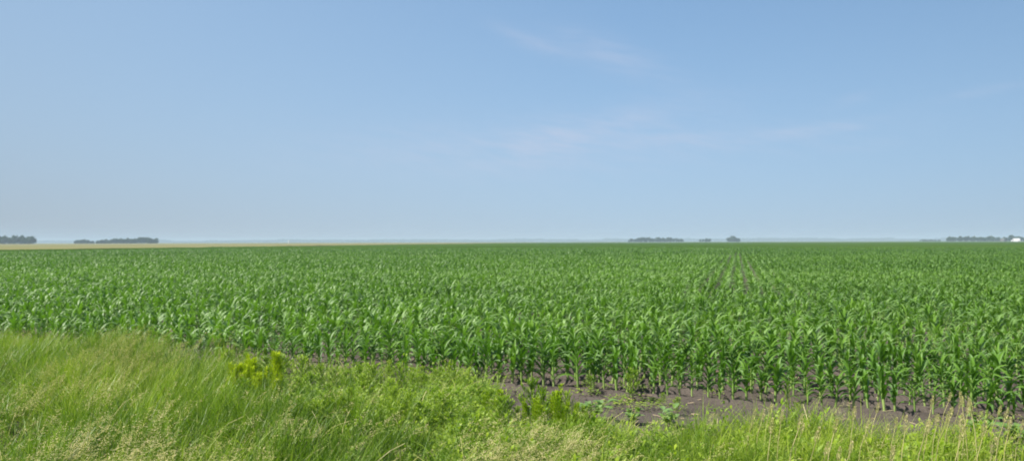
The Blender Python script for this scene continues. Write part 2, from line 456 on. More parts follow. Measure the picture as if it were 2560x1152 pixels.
P = scatter(30000); P = P[rng.random(len(P)) < np.clip((vnoise(P[:, 0] * 3.1, P[:, 1] * 3.1, 82) - .26) * 3.5, .03, 1)]; hh = verge_h(P[:, 0], P[:, 1]); lw = left_w(P[:, 0], P[:, 1]); q = 1280 + 1850 * P[:, 0] / P[:, 1]
nz = fbm(P[:, 0] * .7, P[:, 1] * .7, 80)
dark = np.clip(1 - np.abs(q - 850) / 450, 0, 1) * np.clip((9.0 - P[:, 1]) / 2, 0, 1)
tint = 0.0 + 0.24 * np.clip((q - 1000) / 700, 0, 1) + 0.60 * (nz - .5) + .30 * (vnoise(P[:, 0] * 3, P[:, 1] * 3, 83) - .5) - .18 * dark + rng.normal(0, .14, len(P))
kk = rng.integers(0, 12, len(P))
V = np.stack([.02 + .05 * lw + rng.normal(0, .17, len(P)), rng.normal(0, .17, len(P))], -1)
Zg = soil_h(P[:, 0], P[:, 1])
for j in range(12):
    s = kk == j
    # template blades are 1 m; keep their width while the height varies
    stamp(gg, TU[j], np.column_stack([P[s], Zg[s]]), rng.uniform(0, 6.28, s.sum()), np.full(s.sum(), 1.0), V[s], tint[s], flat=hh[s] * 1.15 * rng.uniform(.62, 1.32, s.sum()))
# coarse weathered stems and broad blades
def coarse(rd):
    g = Geo()
    for _ in range(3):
        v, f, t = leaf_geo(rd.uniform(.35, .95), .007, R(rd.uniform(2, 25)), R(rd.uniform(10, 110)), rd.uniform(0, 6.28), -.02, 0, 5, 1, 0, rd.uniform(-1, 1), 'flat', 1.5, rd.uniform(-.1, .1), rd.uniform(-.1, .1), (rd.uniform(.1, .9),) * 2); g.add(v, f, t, 1)
    for _ in range(5):
        v, f, t = leaf_geo(rd.uniform(.4, 1.1), .016, R(rd.uniform(2, 25)), R(rd.uniform(60, 130)), rd.uniform(0, 6.28), -.02, 0, 6, 2, .2, rd.uniform(-1.5, 1.5), 'grass', 1.8, rd.uniform(-.1, .1), rd.uniform(-.1, .1), (rd.uniform(.3, .5), rd.uniform(.5, .9))); g.add(v, f, t, 0)
    return g.arrays()
CO = [coarse(random.Random(550 + k)) for k in range(8)]
P = scatter(3600); hh = verge_h(P[:, 0], P[:, 1]); kk = rng.integers(0, 8, len(P)); Zg = soil_h(P[:, 0], P[:, 1])
for j in range(8):
    s = kk == j
    stamp(gg, CO[j], np.column_stack([P[s], Zg[s]]), rng.uniform(0, 6.28, s.sum()), np.full(s.sum(), 1.0), rng.normal(0, .15, (s.sum(), 2)), rng.normal(0, .1, s.sum()), flat=hh[s] * rng.uniform(.9, 1.35, s.sum()))
# straw coloured seed heads above the blades
PA = [panicle(random.Random(600 + k), 1.0, .25, 38, .026, .22, .042) for k in range(10)]
P = scatter(26000); q = 1280 + 1850 * P[:, 0] / P[:, 1]; lw = left_w(P[:, 0], P[:, 1])
patch = fbm(P[:, 0] * .55 + 4, P[:, 1] * .55, 91); vd = vdist(P[:, 0], P[:, 1])
w = (.50 + .3 * np.clip(8.2 - P[:, 1], 0, 1)) * lw * (0.22 + 0.9 * np.clip((patch - .46) * 9, 0, 1))
w = np.maximum(w, np.clip((6.75 + 1.4 * (patch - .5) * 2 - P[:, 1]) * 1.5, 0, 1) * np.clip((1620 - q) / 150, 0, 1) * .9)
w = np.maximum(w, .06)
k = rng.random(len(P)) < w; P = P[k]; lw = lw[k]; patch = patch[k]; hh = verge_h(P[:, 0], P[:, 1]) * rng.uniform(.95, 1.3, len(P))
q = q[k]
kk = rng.integers(0, 10, len(P)); Zg = soil_h(P[:, 0], P[:, 1])
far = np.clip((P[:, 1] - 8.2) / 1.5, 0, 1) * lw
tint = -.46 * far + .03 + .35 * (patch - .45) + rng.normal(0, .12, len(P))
V = np.stack([.03 + .08 * lw + rng.normal(0, .13, len(P)), rng.normal(0, .16, len(P))], -1)
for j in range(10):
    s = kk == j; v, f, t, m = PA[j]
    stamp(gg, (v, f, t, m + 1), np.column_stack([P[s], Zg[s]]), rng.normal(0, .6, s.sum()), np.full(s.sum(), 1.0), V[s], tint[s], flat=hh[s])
vg = link('verge_grass', gg.mesh('verge_grass', [M['grass'], M['straw']]))
tag(vg, 'tall uncut roadside grass with pale straw coloured seed heads in front of the corn', 'grass', kind='stuff')

# low broad-leaved cover mixed into the verge on the right and centre
gg = Geo()
n_ = 2600; sx1 = rng.uniform(-4.6, 1.0, n_); of1 = rng.uniform(-3.9, -.35, n_); PB = np.stack([sx1 * ux + of1 * nxv, CORN_Y0 + sx1 * uy + of1 * nyv], -1)
PB = PB[(fbm(PB[:, 0] * 1.3, PB[:, 1] * 1.3, 97) > .47) & ((PB[:, 0] / PB[:, 1] < -.03) | (of1 < -2.3))]
n_ = 110; sx2 = rng.uniform(-2, 8, n_); of2 = rng.uniform(-1.2, .5, n_) ; PS = np.stack([sx2 * ux + of2 * nxv, CORN_Y0 + sx2 * uy + of2 * nyv], -1); PS = PS[fbm(PS[:, 0] * 1.5, PS[:, 1] * 1.5, 98) > .52]
CC = [cover_clump(random.Random(700 + k), .30, .16, (46, 60, 22, 30)[k % 4], (.045, .034, .062, .05)[k % 4]) for k in range(8)]
P = scatter(7500); q = 1280 + 1850 * P[:, 0] / P[:, 1]; vd = vdist(P[:, 0], P[:, 1])
w = np.clip((q - 850) / 400, 0, 1) * (.4 + .75 * (fbm(P[:, 0] * 1.2, P[:, 1] * 1.2, 93) > .47))
k = rng.random(len(P)) < w; P = P[k]
hh = verge_h(P[:, 0], P[:, 1]) / .36 * rng.uniform(.95, 1.4, len(P)); hh = np.concatenate([hh, rng.uniform(.45, 1.1, len(PB)), rng.uniform(.12, .5, len(PS))]); P = np.concatenate([P, PB, PS]); kk = rng.integers(0, 8, len(P)); Zg = soil_h(P[:, 0], P[:, 1])
for j in range(8):
    s = kk == j
    stamp(gg, CC[j], np.column_stack([P[s], Zg[s]]), rng.uniform(0, 6.28, s.sum()), rng.uniform(.8, 1.2, s.sum()), None, .17 + rng.normal(0, .16, s.sum()), flat=hh[s])
o = link('low_weeds', gg.mesh('low_weeds', [M['weed']]))
tag(o, 'bright green low leafy weeds growing through the roadside grass', 'ground cover', kind='stuff')

# bits of last year's stalks lying on the soil
gg = Geo()
n = 900; s = rng.uniform(-9, 11, n); off = rng.uniform(-2.6, 2.5, n)
X = s * ux + off * nxv; Y = CORN_Y0 + s * uy + off * nyv
Z = soil_h(X, Y)
for x, y, z in zip(X, Y, Z):
    L = rng.uniform(.02, .13) * (1 if rng.random() < .8 else 1.9); a = rng.normal(-.35, .9); w_ = rng.uniform(.0025, .007)
    d = np.array([math.cos(a), math.sin(a), 0]) * L / 2; u = np.array([-math.sin(a), math.cos(a), 0]) * w_
    c = np.array([x, y, z + .008]); up = np.array([0, 0, w_ * 1.4]); tl = np.array([0, 0, rng.uniform(-.01, .015)])
    v = [c - d - u, c - d + up, c - d + u, c + d - u + tl, c + d + up + tl, c + d + u + tl]
    gg.add(v, [[0, 1, 4, 3], [1, 2, 5, 4]], rng.uniform(.1, 1), 0)
o = link('crop_residue', gg.mesh('crop_residue', [M['residue']]))
tag(o, 'scattered pale bits of dry stalk lying on the dark soil strip', 'crop residue', kind='stuff')

# clods on the soil
gg = Geo()
def clod(rd):
    v = []
    for z, r in ((-.35, .75), (.15, .95), (.6, .55), (.75, .08)):
        for k in range(6):
            a = 6.283 * k / 6; q = r * rd.uniform(.75, 1.15); v.append((q * math.cos(a), q * math.sin(a), z * rd.uniform(.85, 1.1)))
    f = [[i * 6 + k, i * 6 + (k + 1) % 6, (i + 1) * 6 + (k + 1) % 6, (i + 1) * 6 + k] for i in range(3) for k in range(6)]
    return np.array(v), np.array(f), np.full(24, .5), np.zeros(18, int)
CL = [clod(random.Random(k)) for k in range(6)]
n = 9000; s = rng.uniform(-13, 13, n); off = rng.uniform(-2.9, 4, n); X = s * ux + off * nxv; Y = CORN_Y0 + s * uy + off * nyv
kk = rng.integers(0, 6, n); Z = soil_h(X, Y)
for j in range(6):
    q = kk == j; stamp(gg, CL[j], np.column_stack([X[q], Y[q], Z[q]]), rng.uniform(0, 6, q.sum()), .006 + .022 * rng.random(q.sum()) ** 3)
o = link('soil_clods', gg.mesh('soil_clods', [bpy.data.materials['black_soil']]))
tag(o, 'small dark crumbs of earth on the bare soil strip beside the corn', 'soil', kind='stuff')

# ------------------------------------------------------------------ individual weeds
def bushy_weed(rd, h, wd, nb=22, leafy=24, ll=.042, lw_=.012):
    """upright much-branched weed with narrow leaves: returns (foliage, stem)"""
    g = Geo(); st = Geo()
    pts = [(0, 0, -.03), (0.01, 0, h * .35), (rd.uniform(-.03, .03), rd.uniform(-.03, .03), h * .9)]
    v, f = tube_geo(pts, [.006, .005, .002], 4); st.add(v, f, .4, 0)
    for b in range(nb):
        t = (b + .5) / nb; z0 = h * (.08 + .82 * t); az = b * 2.4 + rd.uniform(-.4, .4)
        L = wd * (1.05 - .75 * t) * rd.uniform(.75, 1.15); el = R(rd.uniform(32, 60))
        c0 = np.array([0, 0, z0]); d = np.array([math.cos(az) * math.cos(el), math.sin(az) * math.cos(el), math.sin(el)])
        e = c0 + d * L
        v, f = tube_geo([c0, (c0 + e) / 2 + [0, 0, -.01], e], [.003, .002, .001], 3); st.add(v, f, .5, 0)
        for k in range(leafy):
            u = .15 + .85 * (k + rd.random()) / leafy
            p = c0 + d * L * u
            v, f, tt = leaf_geo(ll * rd.uniform(.7, 1.3), lw_, R(rd.uniform(10, 70)), R(rd.uniform(50, 110)), rd.uniform(0, 6.28), 0, 0, 2, 1, 0, 0, 'ovate', tint=(.35 + .25 * u, .45 + .3 * u))
            g.add(v + p, f, tt, 0)
    for k in range(30):
        p = np.array([rd.gauss(0, .012), rd.gauss(0, .012), h * rd.uniform(.75, 1.0)])
        v, f, tt = leaf_geo(ll * .8, lw_, R(rd.uniform(5, 50)), R(rd.uniform(30, 80)), rd.uniform(0, 6.28), 0, 0, 2, 1, 0, 0, 'ovate', tint=(.6, .85))
        g.add(v + p, f, tt, 0)
    return g, st
def spire_weed(rd, h, wd=.08, n=900):
    g = Geo(); st = Geo()
    for s_ in range(4):
        ox, oy = rd.uniform(-wd, wd), rd.uniform(-wd, wd); hs = h * rd.uniform(.72, 1.0); lx = rd.uniform(-.05, .08)
        v, f = tube_geo([(ox * .3, oy * .3, -.03), (ox, oy, hs * .5), (ox + lx, oy, hs)], [.005, .004, .002], 4); st.add(v, f, .6, 0)
        for k in range(n // 4):
            t = rd.random() ** .75; a = rd.uniform(0, 6.28); r = .048 * (1.1 - t) * rd.random() + .008
            x = (ox * .3 + (ox - ox * .3) * min(1, t * 2)) + lx * max(0, t - .5) * 2; y = oy * .3 + oy * .7 * min(1, t * 2)
            v, f, tt = leaf_geo(.042 * rd.uniform(.7, 1.3), .014, R(rd.uniform(15, 60)), R(rd.uniform(40, 100)), a, 0, 0, 2, 1, 0, 0, 'ovate', tint=(.3 + .2 * t, .4 + .4 * t))
            g.add(v + [x + r * math.cos(a), y + r * math.sin(a), hs * (.12 + .88 * t)], f, tt, 0)
    return g, st
def broad_weed(rd, h, wd, n=22, ll=.12):
    g = Geo(); st = Geo()
    for s_ in range(5):
        az = s_ * 1.256 + rd.uniform(-.3, .3); el = R(rd.uniform(35, 75)); L = rd.uniform(.6, 1) * wd
        top = np.array([math.cos(az) * math.cos(el) * L, math.sin(az) * math.cos(el) * L, h * rd.uniform(.55, .95)])
        v, f = tube_geo([(0, 0, -.03), top * [.4, .4, .55], top], [.007, .005, .003], 4); st.add(v, f, .5, 0)
        for k in range(n // 5 + 2):
            t = .3 + .7 * k / (n // 5 + 1); p = top * [t, t, t]
            v, f, tt = leaf_geo(ll * rd.uniform(.7, 1.2), ll * .62, R(rd.uniform(40, 75)), R(rd.uniform(95, 140)), rd.uniform(0, 6.28), 0, .01, 5, 2, .12, 0, 'ovate', tint=(.35, .6))
            g.add(v + p, f, tt, 0)
    return g, st

def ground_at(pxx, pyy):
    """point on the flat ground seen at photo pixel"""
    d = CAM_H * 1850 / (pyy - 603.5 - (pxx - 1280) * .0027)
    return (pxx - 1280) / 1850 * d, d

WEEDS = {}
def put_weed(kind, name, mat, maker, nvar, x, y, s, label, cat, group, leafname='leaves', hs=1.0):
    key = (kind,)
    if key not in WEEDS:
        WEEDS[key] = []
        for k in range(nvar):
            a, b = maker(random.Random(hash(kind) % 1 + 900 + k + len(kind) * 37))
            WEEDS[key].append((a.mesh(name + '_' + leafname, [mat]), b.mesh(name + '_stem', [M['stem']])))
    fm, sm = WEEDS[key][int(rng.integers(0, nvar))]
    r = empty(name, (x, y, float(soil_h(x, y))), float(rng.uniform(0, 6.28)), s); r.scale = (s, s, s * hs)
    link(leafname, fm, r); link('stem', sm, r)
    tag(r, label, cat, group)
    return r

# belt of bushy weeds between grass and corn, centre of the picture
cnt = 0
for _ in range(6000):
    pxx = rng.uniform(560, 1420)
    s_ = (pxx - 1280) / 1850
    vd = rng.uniform(-3.6, -.3) if pxx < 1180 else rng.uniform(-3.6, -1.7)
    # solve x = s_*y ; y = CORN_Y0 + SLOPE*x + vd*hyp
    yy = (CORN_Y0 + vd * math.hypot(1, SLOPE)) / (1 - SLOPE * s_); xx = s_ * yy
    if any((xx - a) ** 2 + (yy - b) ** 2 < .22 ** 2 for a, b in WEEDS.setdefault('pos', [])): continue
    if fbm(xx * 1.1, yy * 1.1, 96) < (.47 if vd > -1.5 else .40): continue
    WEEDS['pos'].append((xx, yy))
    put_weed('bushy', 'bushy_weed', M['weed'], lambda rd: bushy_weed(rd, .46, .30), 6, xx, yy, float(rng.uniform(.45, 1.1)) * (1 if vd < -1.2 else .85),
             'bushy narrow-leaved green weed in the belt between the grass and the corn', 'weed', 'bushy weeds between the grass and the corn', hs=float(rng.uniform(.75, 1.3)))
    cnt += 1
    if cnt >= 120: break
# named ones
def at(pxx, pyy, *a, **k):
    x, y = ground_at(pxx, pyy); return put_weed(*a[:5], x, y, *a[5:], **k)
BW = ('broad', 'broad_leaved_weed', M['broad'], lambda rd: broad_weed(rd, .26, .22), 4)
at(1478, 1052, *BW, 1.15, 'broad-leaved green weed casting a dark shadow on bare soil, larger of two side by side', 'weed', 'broad-leaved weeds on the soil strip')
at(1582, 1062, *BW, .85, 'smaller broad-leaved weed standing alone on the bare soil strip', 'weed', 'broad-leaved weeds on the soil strip')
at(1668, 1072, *BW, .95, 'broad-leaved weed at the grass edge just right of the lone one on bare soil', 'weed', 'broad-leaved weeds on the soil strip')
at(1350, 1062, *BW, 1.15, 'broad-leaved weed among the lime green spires at the start of the soil strip', 'weed', 'broad-leaved weeds on the soil strip')
at(1110, 1070, *BW, .9, 'pale broad-leaved weed at the foot of the bushy weed belt', 'weed', 'broad-leaved weeds on the soil strip')
at(2440, 1098, *BW, 1.1, 'broad-leaved weed by the tan grass stalks near the right edge', 'weed', 'broad-leaved weeds on the soil strip')
at(2535, 1120, *BW, 1.2, 'dark broad-leaved weed in the grass at the right edge', 'weed', 'broad-leaved weeds on the soil strip')
BU = ('bushy', 'bushy_weed', M['weed'], lambda rd: bushy_weed(rd, .46, .30), 6)
at(1580, 1000, *BU, .95, 'upright bushy weed growing against the first corn row above the lone broad-leaved weed', 'weed', 'weeds at the corn edge')
at(1475, 983, *BU, .6, 'small bushy weed against the corn left of the upright one', 'weed', 'weeds at the corn edge')
at(1690, 1040, *BU, .5, 'short bushy weed on the soil strip close to the grass', 'weed', 'weeds at the corn edge')
at(1655, 1012, *BU, .38, 'tiny weed seedling on bare soil right of the upright bushy weed', 'weed', 'weeds at the corn edge')
at(1990, 1050, *BU, .42, 'tiny weed at the corn edge right of the middle of the soil strip', 'weed', 'weeds at the corn edge')
LI = ('spire', 'lime_spire_weed', M['lime'], lambda rd: spire_weed(rd, .55), 5)
for pxx, pyy, s in ((590, 985, 1.15), (612, 980, 1.35), (636, 982, 1.2), (655, 985, 1.0), (575, 992, .9), (628, 992, 1.15), (603, 995, 1.0), (643, 996, 1.0), (618, 1003, .9)):
    at(pxx, pyy + 27, *LI, s * .78, 'yellow-green weed spire in the brightest yellow clump left of the middle', 'weed', 'yellow-green spires of the bright clump', hs=1.3)
for pxx, pyy, s in ((686, 985, 1.3), (697, 980, 1.1), (690, 996, 1.0)):
    at(pxx, pyy + 27, *LI, s * .78, 'yellow-green weed spire standing just right of the bright yellow clump', 'weed', 'spires right of the bright clump', hs=1.35)
LI = ('spire_green', 'lime_spire_weed', M['limegreen'], lambda rd: spire_weed(rd, .62), 6)
for pxx, pyy, s in ((1392, 1098, 1.0), (1402, 1108, .9), (1338, 1100, .8), (1440, 1105, .75), (1310, 1095, .75), (1468, 1110, .7), (1365, 1115, .8), (1255, 1085, .85), (1215, 1080, .8), (1420, 1120, .7)):
    at(pxx, pyy, *LI, s, 'yellow-green weed spire in the loose group where the bare soil strip begins', 'weed', 'spires where the soil strip begins')
for pxx, pyy, s in ((845, 1075, .8), (860, 1085, .7), (880, 1060, .7), (1000, 1075, .65)):
    at(pxx, pyy, *LI, s, 'yellow-green weed spire in the grass below the bushy weed belt', 'weed', 'spires below the bushy belt')

# tan seed head stalks standing in front of the soil strip on the right
heads = []
for k in range(6):
    rd = random.Random(1200 + k); st = Geo(); hd = Geo()
    pts = [(.0, 0, -.03), (.015, 0, .25), (.05, 0, .5), (.085 + .03 * rd.random(), 0, .66)]
    v, f = tube_geo(pts, [.0045, .004, .0035, .003], 4); st.add(v, f, .6, 0)
    e = np.array(pts[-1]); d = np.array([.25, 0, .95])
    for q in range(90):
        t = rd.random(); a = rd.uniform(0, 6.28); r = .011 * math.sin(math.pi * min(1, t * .9 + .1)) + .004
        c = e + d * (.115 * t - .02) + np.array([math.cos(a) * r, math.sin(a) * r, 0])
        v, f, tt = leaf_geo(.018, .006, R(15), R(45), a, 0, 0, 2, 1, 0, 0, 'ovate'); hd.add(v + c, f, .55 + .4 * rd.random(), 0)
    heads.append((st.mesh('stalk_stem', [M['straw']]), hd.mesh('stalk_head', [M['straw']])))
tops = [(2365, 985), (2392, 990), (2440, 985), (2466, 1000), (2420, 1005), (2330, 995), (2350, 1010), (2372, 1015), (2410, 1030), (2485, 1010), (2500, 1015), (2522, 1040), (2190, 1008),
        (2300, 1030), (2320, 1040), (2345, 1035), (2395, 1045), (2240, 1040), (2270, 1035), (2140, 1012), (2080, 1030), (2000, 1045), (2060, 1078), (2118, 1085), (2095, 1090),
        (2235, 1105), (2280, 1130), (1930, 1130), (1935, 1030), (1960, 1025), (1905, 1020), (1925, 1005), (1880, 1012), (2160, 1040), (2210, 1050), (2450, 1040), (2550, 1050), (2470, 1075), (2030, 1040), (1985, 1022)]
for k, (tx, ty) in enumerate(tops):
    s = float(rng.uniform(.82, 1.12)); H = .77 * s
    d = (CAM_H - H) * 1850 / (ty - 603.5 - (tx - 1280) * .0027); x = (tx - 1280) / 1850 * d
    x -= .09
    r = empty('seed_head_stalk', (x, d, float(soil_h(x, d))), float(rng.normal(0, .5)), s)
    a, b = heads[k % 6]
    link('stem', a, r); link('seed_head', b, r)
    tag(r, 'thin tan grass stalk with a narrow seed head rising before the bare soil strip', 'grass stalk', 'tan seed head stalks before the soil strip')

# ------------------------------------------------------------------ far trees
def tree_meshes(rd, h, w, dens=520, shape='round'):
    cr = Geo(); tk = Geo()
    pts = [(0, 0, -.3), (rd.uniform(-.1, .1), 0, h * .15), (rd.uniform(-.3, .3), rd.uniform(-.3, .3), h * .5), (rd.uniform(-.4, .4), rd.uniform(-.4, .4), h * .85)]
    v, f = tube_geo(pts, [.32, .24, .15, .04], 6); tk.add(v, f, .5, 0)
    for k in range(7):
        a = k * 2.4 + rd.random(); z = h * rd.uniform(.15, .55)
        e = (math.cos(a) * w * .36, math.sin(a) * w * .36, z + h * rd.uniform(.12, .3))
        v, f = tube_geo([(0, 0, z), tuple(.55 * q + (.45 * z * (i == 2)) for i, q in enumerate(e)), e], [.11, .07, .03], 4); tk.add(v, f, .5, 0)
    blobs = []
    for k in range(9):
        a = rd.uniform(0, 6.28); r = w * .32 * math.sqrt(rd.random())
        blobs.append((r * math.cos(a), r * math.sin(a), h * rd.uniform(.28, .80), w * rd.uniform(.17, .27), rd.uniform(-.2, .2)))
    blobs.append((0, 0, h * .80, w * .24, .1)); blobs.append((0, 0, h * .3, w * .34, 0))
    for k in range(dens):
        b = blobs[rd.randrange(len(blobs))]
        u = np.array([rd.gauss(0, 1), rd.gauss(0, 1), rd.gauss(0, 1)]); u /= np.linalg.norm(u); rr = b[3] * rd.uniform(.55, 1.08)
        c = np.array(b[:3]) + u * rr * [1, 1, .95]; c[2] = max(.5, min(h * 1.02, c[2]))
        s = rd.uniform(.35, .75)
        p = np.array([rd.gauss(0, 1), rd.gauss(0, 1), rd.gauss(0, 1)]) * .7 + u; p /= np.linalg.norm(p)
        q = np.cross(p, [rd.random(), rd.random(), rd.random()]); q /= np.linalg.norm(q); w2 = np.cross(p, q)
        cr.add([c - q * s - w2 * s * .4, c + q * s * .4 - w2 * s, c + q * s + w2 * s * .4, c - q * s * .4 + w2 * s], [[0, 1, 2, 3]], .5 + b[4] + rd.uniform(-.15, .15), 0)
    return cr.mesh('tree_crown', [M['tree']]), tk.mesh('tree_trunk', [M['bark']])
TREES = [tree_meshes(random.Random(1500 + k), 10, 8.5, 620) for k in range(7)]
def grove(px0, px1, Z, n, hfun, label, group, depth=22):
    for i in range(n):
        t = (i + .5 + rng.uniform(-.35, .35)) / n
        pxx = px0 + (px1 - px0) * t; z = Z + rng.uniform(-depth / 2, depth / 2)
        h = hfun(t) * rng.uniform(.76, 1.14); x = (pxx - 1280) / 1850 * z
        r = empty('tree', (x, z, 0), float(rng.uniform(0, 6.28)), h / 10)
        r.scale = (h / 10 * 1.05, h / 10 * 1.05, h / 10)
        a, b = TREES[int(rng.integers(0, 7))]
        link('crown', a, r); link('trunk', b, r)
        tag(r, label, 'tree', group)
grove(-60, 88, 1000, 24, lambda t: 11.5 if t < .8 else 9.8, 'dark leafy tree in the far grove at the left edge of the photo', 'trees of the grove at the left edge')
grove(186, 280, 1150, 22, lambda t: 6.2 + 1.5 * math.sin(t * 9), 'low tree in the thin left half of the second far grove from the left', 'low trees of the second grove')
grove(275, 394, 1150, 22, lambda t: 8.2 + 1.6 * math.sin(3.14 * t), 'tree in the dense right half of the second far grove from the left', 'tall trees of the second grove')
grove(1570, 1710, 1500, 30, lambda t: 5.5 + 4.3 * math.sin(3.14 * t) ** .5, 'tree in the long low grove on the horizon right of the middle', 'trees of the long middle grove')
grove(1750, 1776, 1500, 5, lambda t: 7.0, 'tree in the smallest clump on the horizon', 'trees of the smallest clump')
grove(1818, 1848, 1500, 7, lambda t: 7.5 + 4.6 * math.sin(3.14 * t), 'tree in the small domed clump right of the smallest clump', 'trees of the domed clump')
grove(2300, 2352, 1500, 16, lambda t: 4.2, 'low scrubby tree just left of the shelter belt on the right', 'scrub left of the shelter belt')
grove(2366, 2640, 1250, 52, lambda t: 8.6 + 1.5 * math.sin(t * 23) * (t > .4), 'tree in the long shelter belt at the right edge of the photo', 'trees of the right shelter belt')

# far woods along the horizon: one mass
gg = Geo()
n = 18000
X = rng.uniform(-4300, 4300, n); Yw = 4700 + 350 * fbm(X / 500, X * 0, 5) + rng.uniform(-60, 60, n) - np.abs(X) * .1
ht = 8 + 13 * fbm(X / 160, X * 0 + 3, 7, 4) * (fbm(X / 500, X * 0, 8) > .28)
Zw = rng.random(n) * ht
s = rng.uniform(3.5, 7, n); a = rng.uniform(0, 3.14, n)
dx, dy = np.cos(a) * s, np.sin(a) * s * .5
ti = rng.uniform(-.6, .6, n) * s
V4 = np.stack([np.stack([X - dx, Yw - dy, Zw + ti], -1), np.stack([X + dx, Yw + dy, Zw - ti * .3], -1), np.stack([X + dx * .7, Yw + dy, Zw + s * .8], -1), np.stack([X - dx * .8, Yw - dy, Zw + s * .7], -1)], 1)
V4[..., 2] = np.maximum(V4[..., 2], 0.1)
gg.add(V4.reshape(-1, 3), np.arange(n * 4).reshape(-1, 4), np.repeat(rng.uniform(.2, .7, n), 4), 0)
o = link('distant_woods', gg.mesh('distant_woods', [M['tree']]))
tag(o, 'thin blue line of distant woods along the horizon', 'woods', kind='stuff')

# ------------------------------------------------------------------ white van, pale shed, grain bin
def box(g, x0, x1, y0, y1, z0, z1, m=0):
    v = [(x, y, z) for z in (z0, z1) for x, y in ((x0, y0), (x1, y0), (x1, y1), (x0, y1))]
    g.add(v, [[0, 3, 2, 1], [4, 5, 6, 7], [0, 1, 5, 4], [1, 2, 6, 5], [2, 3, 7, 6], [3, 0, 4, 7]], .5, m)
def prism(g, prof, y0, y1):
    """side outline (x,z) pushed from y0 to y1"""
    n = len(prof); v = [(x, y0, z) for x, z in prof] + [(x, y1, z) for x, z in prof]
    g.add(v, [[i, (i + 1) % n, n + (i + 1) % n, n + i] for i in range(n)], .5, 0)
    for o_ in (0, n):
        for i in range(1, n - 2, 2): g.add([v[o_], v[o_ + i], v[o_ + i + 1], v[o_ + min(i + 2, n - 1)]], [[0, 1, 2, 3]], .5, 0)
white = plain('white_paint', [(0.76, 0.77, 0.77), (0.82, 0.82, 0.81)], rough=.4)
glass = plain('dark_glass', [(0.03, 0.035, 0.04), (0.05, 0.055, 0.06)], rough=.1, spec=.5)
rubber = plain('tyre_rubber', [(0.02, 0.02, 0.02), (0.035, 0.035, 0.035)], rough=.9)
pale = plain('weathered_boards', [(0.13, 0.13, 0.125), (0.20, 0.195, 0.185)], rough=.9)
grey = plain('galvanised_metal', [(0.42, 0.44, 0.45), (0.55, 0.56, 0.56)], rough=.5)
def wheel_mesh(r, w):
    g = Geo(); n = 20
    prof = [(0, .02), (r * .55, 0), (r * .6, -w * .1), (r, 0), (r, w), (r * .6, w), (0, w)]
    v = [(q * math.cos(6.2832 * k / n), y, q * math.sin(6.2832 * k / n)) for q, y in prof for k in range(n)]
    g.add(v, [[i * n + k, i * n + (k + 1) % n, (i + 1) * n + (k + 1) % n, (i + 1) * n + k] for i in range(len(prof) - 1) for k in range(n)], .5, 0)
    return g.mesh('wheel', [rubber])
VZ = 690; vx = (2539 - 1280) / 1850 * VZ
van = empty('van', (vx, VZ, .45), R(-38), 1.15); tag(van, 'white high-sided van beyond the corn in front of the right shelter belt', 'van')
g = Geo(); prism(g, [(-3.0, .55), (-3.05, 1.3), (-2.5, 1.5), (-1.95, 2.55), (-1.6, 2.95), (2.95, 2.95), (3.05, 2.8), (3.05, .5), (2.5, .45), (-2.4, .45)], -1.0, 1.0)
link('body', g.mesh('van_body', [white]), van)
g = Geo(); box(g, -2.3, -1.45, -1.012, -1.0, 1.55, 2.3); link('side_window', g.mesh('van_window', [glass]), van)
g = Geo(); g.add([(-2.56, -.9, 1.55), (-2.56, .9, 1.55), (-2.03, .85, 2.5), (-2.03, -.85, 2.5)], [[0, 1, 2, 3]], .5, 0); link('windscreen', g.mesh('van_windscreen', [glass]), van)
wm = wheel_mesh(.42, .24)
for x, y in ((-2.0, -1.03), (2.0, -1.03), (-2.0, .8), (2.0, .8)):
    w_ = link('wheel', wm, van); w_.location = (x, y, .42)
SZ = 1150; sx = (2508 - 1280) / 1850 * SZ
shed = empty('shed', (sx, SZ, 0)); tag(shed, 'small pale grey shed among the shelter belt trees left of the white van', 'shed')
g = Geo(); prism(g, [(-2.2, 0), (-2.2, 3.4), (0, 4.5), (2.2, 3.4), (2.2, 0)], -4, 4); link('walls', g.mesh('shed_walls', [pale]), shed)
g = Geo()
g.add([(-2.5, -4.3, 3.3), (0, -4.3, 4.62), (0, 4.3, 4.62), (-2.5, 4.3, 3.3)], [[0, 1, 2, 3]]); g.add([(2.5, -4.3, 3.3), (0, -4.3, 4.62), (0, 4.3, 4.62), (2.5, 4.3, 3.3)], [[0, 3, 2, 1]])
link('roof', g.mesh('shed_roof', [pale]), shed)
g = Geo(); box(g, -1.2, 1.2, -4.03, -4.0, 0.05, 2.7); link('door', g.mesh('shed_door', [pale]), shed)
BZ = 1400; bx = (723 - 1280) / 1850 * BZ
bn = empty('grain_bin', (bx, BZ, 0)); tag(bn, 'small white round grain bin on the horizon beyond the tan field', 'grain bin')
g = Geo(); n = 24; prof = [(2.1, 0), (2.1, 4.3)]
g.add([(q * math.cos(6.2832 * k / n), q * math.sin(6.2832 * k / n), z) for q, z in prof for k in range(n)], [[k, (k + 1) % n, n + (k + 1) % n, n + k] for k in range(n)], .5, 0)
link('wall', g.mesh('bin_wall', [white], True), bn)
g = Geo(); prof = [(2.25, 4.25), (.4, 5.6), (.4, 5.85), (.02, 5.9)]
g.add([(q * math.cos(6.2832 * k / n), q * math.sin(6.2832 * k / n), z) for q, z in prof for k in range(n)], [[i * n + k, i * n + (k + 1) % n, (i + 1) * n + (k + 1) % n, (i + 1) * n + k] for i in range(3) for k in range(n)], .5, 0)
link('roof', g.mesh('bin_roof', [grey], True), bn)

